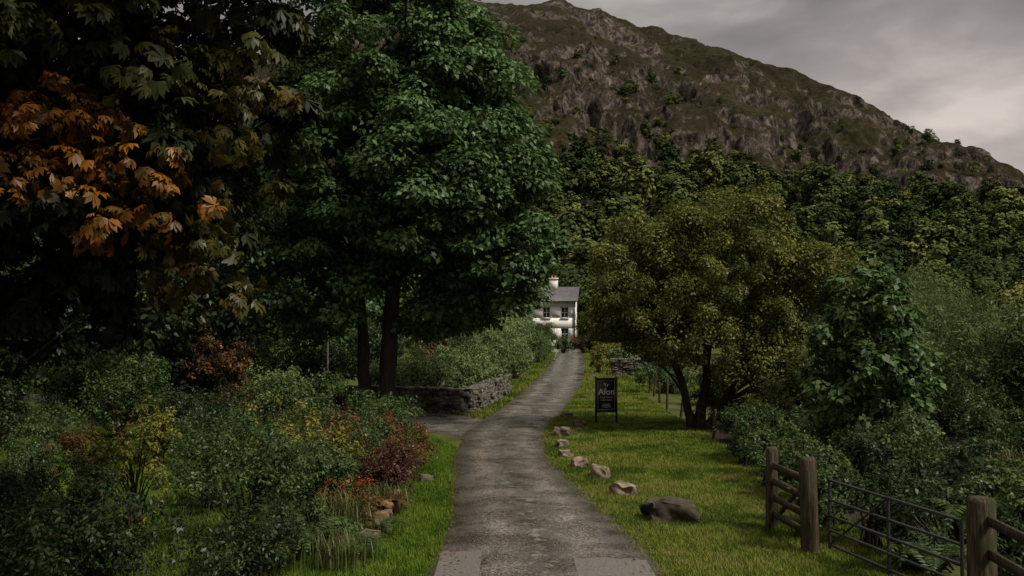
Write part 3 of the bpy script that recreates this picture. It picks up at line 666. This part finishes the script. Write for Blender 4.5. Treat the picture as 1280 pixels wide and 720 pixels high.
for x, y, r_, h, p in ((-4.6, 37.8, 1.3, 2.1, pal_pale), (-3.0, 37.6, 1.3, 2.5, pal_pale), (-1.9, 39.2, 1.1, 2.6, pal_pale), (-1.5, 42.5, 1.2, 2.9, pal_pale), (-.9, 46, 1.2, 3.1, pal_pale), (-.4, 50, 1.3, 3.4, pal_pale), (.2, 55, 1.5, 3.7, pal_pale), (.6, 61, 1.5, 3.9, pal_g), (1.2, 68, 1.6, 3.9, pal_pale), (1.9, 77, 1.7, 3.6, pal_g), (2.6, 87, 1.8, 3.0, pal_d),
                       (-3.4, 42, 1.6, 3.0, pal_g), (-2.4, 49, 1.8, 3.8, pal_g)):
    S.append(('hedge_shrub', x, y, r_, r_, h, 7000, .10, p))
S += [('rust_shrub', -3.2, 39.8, 1.2, 1.0, 3.9, 3500, .1, pal_rust),
      ('garden_shrub', 5.2, 99, 1.5, 1.3, 1.9, 3000, .16, pal_g), ('rust_shrub', 7.2, 100, 1.2, 1.2, 1.8, 2500, .16, pal_rust), ('garden_shrub', 3.2, 101, 1.6, 1.3, 3.0, 3000, .16, pal_d), ('garden_shrub', 1.3, 100, 1.6, 1.3, 4.4, 4000, .16, pal_d), ('garden_shrub', 9, 98, 1.8, 1.3, 3.4, 4000, .16, pal_d), ('golden_shrub', 7.6, 80, .9, .9, 1.6, 2500, .12, pal_y),
      ('golden_shrub', 5.3, 60.5, .8, .8, 2.4, 2600, .12, pal_y), ('golden_shrub', 6.6, 63, 1.0, 1.0, 2.0, 3000, .12, pal_pale), ('garden_shrub', 8.7, 60.5, 1.5, 1.2, 2.3, 4000, .12, pal_d), ('garden_shrub', 7.8, 52, 1.2, 1.2, 1.6, 4000, .1, pal_d), ('garden_shrub', 7.0, 45, 1.0, 1.2, 1.3, 4000, .1, pal_g), ('garden_shrub', 7.6, 38.5, 1.3, 1.3, 1.8, 5000, .1, pal_d), ('garden_shrub', 10.2, 42, 1.6, 1.6, 3.0, 6000, .1, pal_d)]
for q in range(46):
    y = R.uniform(12.5, 36); x = 6.4 + R.random() ** 1.1 * 8
    r_ = R.uniform(.7, 1.2); hh = R.uniform(.8, 1.6) * (1 + .04 * (x - 6))
    S.append(('bramble', x, y, r_, r_, hh, 3400, .085, [pal_d, pal_g, pal_g, pal_pale][R.integers(4)]))
S += [('bramble', 7.2, 17.2, .8, .8, 1.2, 3200, .07, pal_g), ('bramble', 7.0, 14.4, .8, .8, 1.2, 3200, .07, pal_g), ('bramble', 6.4, 10.4, .7, .8, 1.0, 3000, .07, pal_g),
      ('ivy_shrub', 5.0, 16.2, .6, .6, 1.55, 3500, .07, pal_g), ('ivy_shrub', 5.35, 18.5, .7, .9, 1.3, 3800, .07, pal_g), ('ivy_shrub', 5.6, 21, .7, 1.0, 1.2, 3800, .07, pal_g), ('ivy_shrub', 5.9, 24, .7, 1.0, 1.2, 3800, .07, pal_g), ('ivy_shrub', 6.2, 27, .8, 1.0, 1.1, 3800, .07, pal_d), ('ivy_shrub', 6.9, 31, 1.2, 1.0, 1.2, 4000, .08, pal_d),
      ('ivy_shrub', 5.1, 19.8, .4, .7, .9, 2200, .06, pal_g), ('ivy_shrub', 5.3, 22.6, .4, .7, .8, 2200, .06, pal_d),
      ('ivy_shrub', 4.55, 15.3, .45, .5, 1.75, 2600, .06, pal_g), ('ivy_shrub', 5.2, 14.5, .5, .5, 1.3, 2500, .07, pal_d), ('ivy_shrub', 5.7, 13.3, .6, .7, 1.2, 3500, .07, pal_d), ('ivy_shrub', 6.1, 11.9, .7, .7, 1.15, 3500, .07, pal_d), ('ivy_shrub', 5.25, 13.2, .4, .5, .6, 2000, .07, pal_g), ('ivy_shrub', 5.9, 10.6, .5, .7, .9, 2500, .07, pal_d)]
for s_ in S: shrub(*s_)
for x, y, h, p in ((-2.0, 13.6, .45, pal_g), (-2.1, 17.0, .45, pal_rust), (-1.95, 15.2, .4, pal_g), (-2.2, 19.4, .5, pal_rust), (-2.2, 21.8, .5, pal_rust), (-2.9, 13.6, .8, pal_g), (-6.2, 14.6, .9, pal_g), (5.3, 12.6, .7, pal_g), (6.6, 14.2, 1.0, pal_g), (7.4, 15.5, 1.1, pal_g), (8.2, 14.0, 1.0, pal_g), (5.0, 17.4, .6, pal_g)):
    fern('fern', x, y, h, 16, p)
pal_w = [(.036, .054, .015), (.066, .092, .026), (.115, .145, .046)]
for q in range(26):
    y = R.uniform(27, 62); x = y * R.uniform(.36, .62); h = min(3.0 + y * .045, 5.4) * R.uniform(.75, 1.2)
    shrub('willow_shrub', x, y, 1.7, 1.7, h, 7500, .15, pal_w, asp=.22)
for x, y, h in ((12.2, 24, 3.9), (10.8, 27, 3.3), (13.5, 21, 3.2)):
    shrub('willow_shrub', x, y, 1.6, 1.5, h, 9000, .14, pal_g, asp=.35)
for x, y in ((8.8, 16.5), (8.5, 17.6), (9.4, 18.2)):
    blades('tall_grass', x, y, .9, 1.0, 220, [(.07, .055, .02), (.11, .09, .03), (.05, .06, .015)], .01)
for x, y, h in ((-2.3, 13.3, .5), (-2.2, 17.2, .5), (-2.3, 22.8, .5), (-2.6, 15.1, .7), (-4.4, 20, 1.1)):
    blades('tall_grass', x, y, .5, h, 260, [(.04, .06, .015), (.08, .10, .025), (.10, .09, .03)], .014)
for cx_, cy_, cz_ in ((-7.0, 12.9, 1.05), (-2.5, 15.7, .8)):
    V, F, C, _ = crown([(cx_, cy_, cz_, .25, .2, .12)], 6, .07, 14, .045, [(.2, .02, .01), (.35, .06, .02)]); make('red_flowers', V, F, M_leaf, C)
a = Acc(); zc = np.linspace(.3, 3.4, 14)
V, F, C, CC = crown([(-9.4, 33.5, z_, 1.5 * (1 - z_ / 3.9) + .1, 1.5 * (1 - z_ / 3.9) + .1, .22) for z_ in zc], 200, .25, 60, .12, pal_d, asp=.2, droop=.2); a.add(V, F, C)
tv, tf = tube([(-9.4, 33.5, 0), (-9.4, 33.5, 3.6)], [.1, .02], 6); a.add(tv, tf, (.03, .02, .015)); a.obj('conifer_tree', M_dark)

# ------------------------------------------------------------ lawn grass
def grass(name, x0, x1, y0, y1, n, test, h=.07, w=.012, pal=None):
    u_ = R.random(n); y = y0 * (y1 / y0) ** u_
    x = R.uniform(x0, x1, n); k = test(x, y); x = x[k]; y = y[k]; n = len(x)
    pt = fbm(x * 1.1, y * 1.1, 3, 40); d2 = fbm(x * 5, y * 5, 2, 41)
    hh = h * R.uniform(.5, 1.3, n) * (.4 + pt + .5 * d2); sc_ = np.clip(y / 18, 1, 2.5)
    th = R.uniform(0, 6.28, n); dx = np.cos(th); dy = np.sin(th); ln = hh * R.uniform(.1, .9, n); ww = w * sc_ / 2
    P = np.stack([x, y, 0 * x], 1); s_ = np.stack([-dy * ww, dx * ww, 0 * x], 1)
    T_ = P + np.stack([dx * ln, dy * ln, hh], 1)
    V = np.stack([P - s_, P + s_, T_ + s_ * .15, T_ - s_ * .15], 1).reshape(-1, 3)
    c = palcol(pal, np.clip(pt * 1.8 - .42 + R.normal(size=n) * .18 + (d2 - .5) * .8, 0, 1))
    return make(name, V, np.arange(n * 4).reshape(-1, 4), M_grass, c)
pal_gr = [(.038, .062, .010), (.082, .120, .017), (.14, .175, .028), (.17, .155, .05)]
pal_gr2 = [(.034, .066, .009), (.066, .116, .014), (.108, .16, .022)]
grass('grass_verge', .6, 6.0, 10, 48, 300000, lambda x, y: (x > road_r(y) - .05 + .1 * R.normal(size=len(x))) & (x < 5.6 + np.clip(y - 38, 0, 99) * .03), .045, .013, pal_gr)
grass('grass_verge', 2.0, 10, 45, 100, 60000, lambda x, y: (x > road_r(y)), .1, .022, pal_gr)
grass('grass_verge', -3.0, -.8, 9, 30, 110000, lambda x, y: (x < road_l(y) + .05 - .1 * np.abs(R.normal(size=len(x)))) & ((y < 26) | (x < -1.5 - (y - 26) * .35)), .05, .013, pal_gr2)
grass('lawn', -16, -2.5, 12, 34, 200000, lambda x, y: (y < 30), .055, .02, pal_gr2)
grass('grass_verge', -3, 4.3, 32.5, 100, 70000, lambda x, y: (x < road_l(y) + .02) & (x > road_l(y) - 2.2) & (y > 31.5 - x * 1.6 + (x < -2) * 3), .09, .02, pal_gr)

n = 2200; y = 10 * (60 / 10) ** R.random(n); sd = R.random(n) < .5
x = np.where(sd, road_l(y) + np.abs(R.normal(size=n)) * .25 - .1, road_r(y) - np.abs(R.normal(size=n)) * .25 + .1)
m_ = R.random(n) < .15; x = np.where(m_, road_l(y) + R.random(n) * (road_r(y) - road_l(y)), x)
m_ = R.random(n) < .2; x = np.where(m_, road_r(y) + R.random(n) * 3, x)
P = np.stack([x, y, np.full(n, .045)], 1); th = R.uniform(0, 6.28, n)
A = np.stack([np.cos(th), np.sin(th), R.normal(size=n) * .1], 1); Nn = unit(np.stack([R.normal(size=n) * .2, R.normal(size=n) * .2, np.ones(n)], 1))
V, F = kites(P, unit(A), Nn, R.uniform(.03, .07, n), .035)
make('fallen_leaves', V, F, M_leaf, palcol(pal_rust + [(.16, .12, .03)], R.random(n)))

# ------------------------------------------------------------ fence, gates
def post(a, x, y, h, w, lean=(0, 0), rot=0.3):
    zs_ = [-.1, .0, h * .3, h * .6, h - .05, h]; ww = [1, 1.02, 1, .98, .97, .82]
    path = [(x + lean[0] * z_, y + lean[1] * z_, z_) for z_ in zs_]
    path = np.array(path); sides = 10; th = np.arange(sides) * 2 * math.pi / sides + rot
    sq = 1 / np.maximum(np.abs(np.cos(th - rot)), np.abs(np.sin(th - rot))) ** .6
    V = np.concatenate([np.stack([p[0] + w / 2 * q * sq * np.cos(th), p[1] + w / 2 * q * sq * np.sin(th), 0 * th + p[2] + (R.normal(size=sides) * .008)], 1) for p, q in zip(path, ww)])
    i, j = np.meshgrid(np.arange(len(zs_) - 1), np.arange(sides), indexing='ij'); j2 = (j + 1) % sides
    F = np.stack([i * sides + j, i * sides + j2, (i + 1) * sides + j2, (i + 1) * sides + j], -1).reshape(-1, 4)
    t0 = (len(zs_) - 1) * sides; V = np.concatenate([V, [[path[-1][0], path[-1][1], h + .01]]]); c = len(V) - 1
    jj = np.arange(0, sides, 2); F = np.concatenate([F, np.stack([t0 + jj, t0 + jj + 1, t0 + (jj + 2) % sides, 0 * jj + c], 1)])
    a.add(V, F)
def rail(a, p, q, hh=.09, tt_=.04):
    p = np.array(p, float); q = np.array(q, float); d = unit(q - p); s_ = unit(np.cross(d, [0, 0, 1])) * tt_ / 2; u_ = np.array([0, 0, hh / 2])
    V = np.array([e + i * s_ + j * u_ for e in (p, q) for i in (-1, 1) for j in (-1, 1)])
    a.add(V, np.array([(0, 1, 3, 2), (4, 6, 7, 5), (0, 4, 5, 1), (2, 3, 7, 6), (0, 2, 6, 4), (1, 5, 7, 3)]))
G = empty('wooden_gate'); a = Acc()
post(a, 4.12, 15.9, 1.28, .17, (.01, 0)); post(a, 4.22, 14.2, 1.35, .22, (-.02, 0)); a.obj('posts', M_wood, parent=G)
a = Acc()
for z_ in (.25, .5, .75, 1.0): rail(a, (4.13, 15.8, z_), (4.2, 14.32, z_ + .02), .1, .035)
rail(a, (4.16, 15.75, .2), (4.24, 14.4, 1.0), .08, .03); a.obj('rails', M_wood, parent=G)
G = empty('metal_field_gate'); a = Acc()
A0 = np.array([4.42, 13.95, 0]); B0 = np.array([5.0, 11.15, 0])
for z_ in (.18, .38, .58, .80, 1.07):
    tv, tf = tube([A0 + (0, 0, z_), (A0 + B0) / 2 + (0, 0, z_), B0 + (0, 0, z_)], [.02, .02], 8); a.add(tv, tf)
for f in (0, .5, 1):
    p = A0 + (B0 - A0) * f; tv, tf = tube([p + (0, 0, .12), p + (0, 0, 1.09)], [.022, .022], 8); a.add(tv, tf)
tv, tf = tube([A0 + (0, 0, .18), (A0 + B0) / 2 + (0, 0, 1.07)], [.014, .014], 6); a.add(tv, tf)
a.obj('bars', M_metal, parent=G, smooth=True)
a = Acc(); post(a, 5.08, 10.85, 1.38, .27, (0, 0)); a.obj('gate_post', M_wood, parent=G)
F_ = empty('wooden_rail_fence'); a = Acc(); post(a, 5.0, 9.55, 1.32, .16); post(a, 4.9, 8.0, 1.3, .16); a.obj('posts', M_wood, parent=F_)
a = Acc()
for z_ in (.45, .8, 1.15): rail(a, (5.1, 10.72, z_), (4.9, 8.0, z_), .1, .04)
a.obj('rails', M_wood, parent=F_)
F_ = empty('post_and_wire_fence'); a = Acc(); fp = []
for y in np.arange(18.2, 48, 3.1):
    x = 5.2 + (y - 17.6) * .03 + R.normal() * .06 + (.0 if y < 40 else (y - 40) * .06); h = R.uniform(.8, 1.15); post(a, x, y, h, .08, (R.normal() * .07, R.normal() * .06)); fp.append((x, y))
a.obj('posts', M_wood, parent=F_); a = Acc()
for z_ in (.35, .6, .85):
    tv, tf = tube([(x, y, z_) for x, y in fp], [.004, .004], 4); a.add(tv, tf)
a.obj('wires', M_metal, parent=F_)

# ------------------------------------------------------------ sign
Sg = empty('pub_sign')
M_sign = simple('sign_board_paint', (.012, .012, .014), .45, 6, .3); M_gold = simple('sign_lettering', (.55, .5, .4), .6)
a = Acc()
box(a, -.36, -.31, -.03, .03, -.05, 1.5); box(a, .31, .36, -.03, .03, -.05, 1.5); box(a, -.30, .30, -.028, .028, 1.40, 1.46); box(a, -.30, .30, -.028, .028, .36, .42)
a.obj('frame', M_metal, parent=Sg)
a = Acc(); box(a, -.308, .308, -.018, .018, .423, 1.397); a.obj('board', M_sign, parent=Sg)
a = Acc(); fx, fz0, fz1 = .275, .455, 1.365
for bx in ((-fx, -fx + .008, -.0225, -.0185, fz0, fz1), (fx - .008, fx, -.0225, -.0185, fz0, fz1), (-fx + .008, fx - .008, -.0225, -.0185, fz0, fz0 + .008), (-fx + .008, fx - .008, -.0225, -.0185, fz1 - .008, fz1)): box(a, *bx)
for q in range(3):
    zc_ = .62 - q * .045; p = [(-.14 + .035 * i_, -.021, zc_ + .012 * math.sin(i_ * 1.3)) for i_ in range(9)]
    tv, tf = tube(p, [.006, .006], 4); a.add(tv, tf)
a.obj('border', M_gold, parent=Sg)
for txt, z_, sz in (('Yr', 1.17, .17), ('Afon', .93, .27), ('BAR & ROOMS', .82, .065), ('FOOD DAILY', .73, .06)):
    c = bpy.data.curves.new('lettering', 'FONT'); c.body = txt; c.size = sz; c.align_x = 'CENTER'; c.extrude = .002; c.offset = .004 if sz > .1 else 0
    o = bpy.data.objects.new('lettering', c); scene.collection.objects.link(o); o.parent = Sg; o.location = (0, -.0215, z_); o.rotation_euler = (math.pi / 2, 0, 0); c.materials.append(M_gold)
Sg.location = (3.0, 31.8, 0); Sg.rotation_euler = (0, 0, math.radians(8))

a = Acc(); tv, tf = tube([(-7.3, 39.5, 0), (-7.3, 39.5, 3.3)], [.035, .03], 8); a.add(tv, tf)
a.obj('garden_post', simple('pole_grey', (.2, .19, .18)))

# ------------------------------------------------------------ light
w = bpy.data.worlds.new('World'); scene.world = w; w.use_nodes = True; nt = w.node_tree; nt.nodes.clear()
el, az = 52, 122
sk = N_(nt, 'ShaderNodeTexSky', sky_type='NISHITA'); sk.sun_disc = False; sk.sun_elevation = math.radians(el); sk.sun_rotation = math.radians(az)
b1 = N_(nt, 'ShaderNodeBackground'); b1.inputs[1].default_value = .05; nt.links.new(sk.outputs[0], b1.inputs[0])
tc = N_(nt, 'ShaderNodeTexCoord'); mp = N_(nt, 'ShaderNodeMapping'); mp.inputs['Scale'].default_value = (1, 1, 2.6); mp.inputs['Location'].default_value = (.3, .2, .1)
nt.links.new(tc.outputs['Generated'], mp.inputs[0]); n = noise(nt, 5.0, 7, mp.outputs[0], .5, .2)
r = ramp(nt, [(.36, (.205, .192, .186)), (.5, (.285, .262, .252)), (.66, (.45, .41, .385))], n.outputs[0])
sx = N_(nt, 'ShaderNodeSeparateXYZ'); nt.links.new(tc.outputs['Generated'], sx.inputs[0])
g = ramp(nt, [(0, (1.7, 1.62, 1.52)), (.14, (1.4, 1.34, 1.3)), (.30, (.8, .8, .8)), (.5, (1.4, 1.4, 1.4)), (1, (3.2, 3.2, 3.2))], sx.outputs[2])
c = mixc(nt, 1.0, r.outputs[0], g.outputs[0], 'MULTIPLY')
b2 = N_(nt, 'ShaderNodeBackground'); b2.inputs[1].default_value = 1.25; nt.links.new(c, b2.inputs[0])
mx = N_(nt, 'ShaderNodeMixShader'); mx.inputs[0].default_value = .95; nt.links.new(b1.outputs[0], mx.inputs[1]); nt.links.new(b2.outputs[0], mx.inputs[2])
o = N_(nt, 'ShaderNodeOutputWorld'); nt.links.new(mx.outputs[0], o.inputs[0])
L = bpy.data.lights.new('sun', 'SUN'); L.energy = 5.0; L.angle = math.radians(11); L.color = (1, .94, .82)
lo = bpy.data.objects.new('sun', L); scene.collection.objects.link(lo)
d = Vector((math.sin(math.radians(az)) * math.cos(math.radians(el)), math.cos(math.radians(az)) * math.cos(math.radians(el)), math.sin(math.radians(el))))
lo.rotation_euler = d.to_track_quat('Z', 'Y').to_euler(); lo.location = d * 50

cam = bpy.data.cameras.new('camera'); cam.lens = 35; cam.sensor_width = 36; cam.clip_end = 6000; cam.clip_start = .05
co = bpy.data.objects.new('camera', cam); scene.collection.objects.link(co); co.location = (0, 0, 3.3); co.rotation_euler = (math.radians(91.84), 0, 0)
scene.camera = co
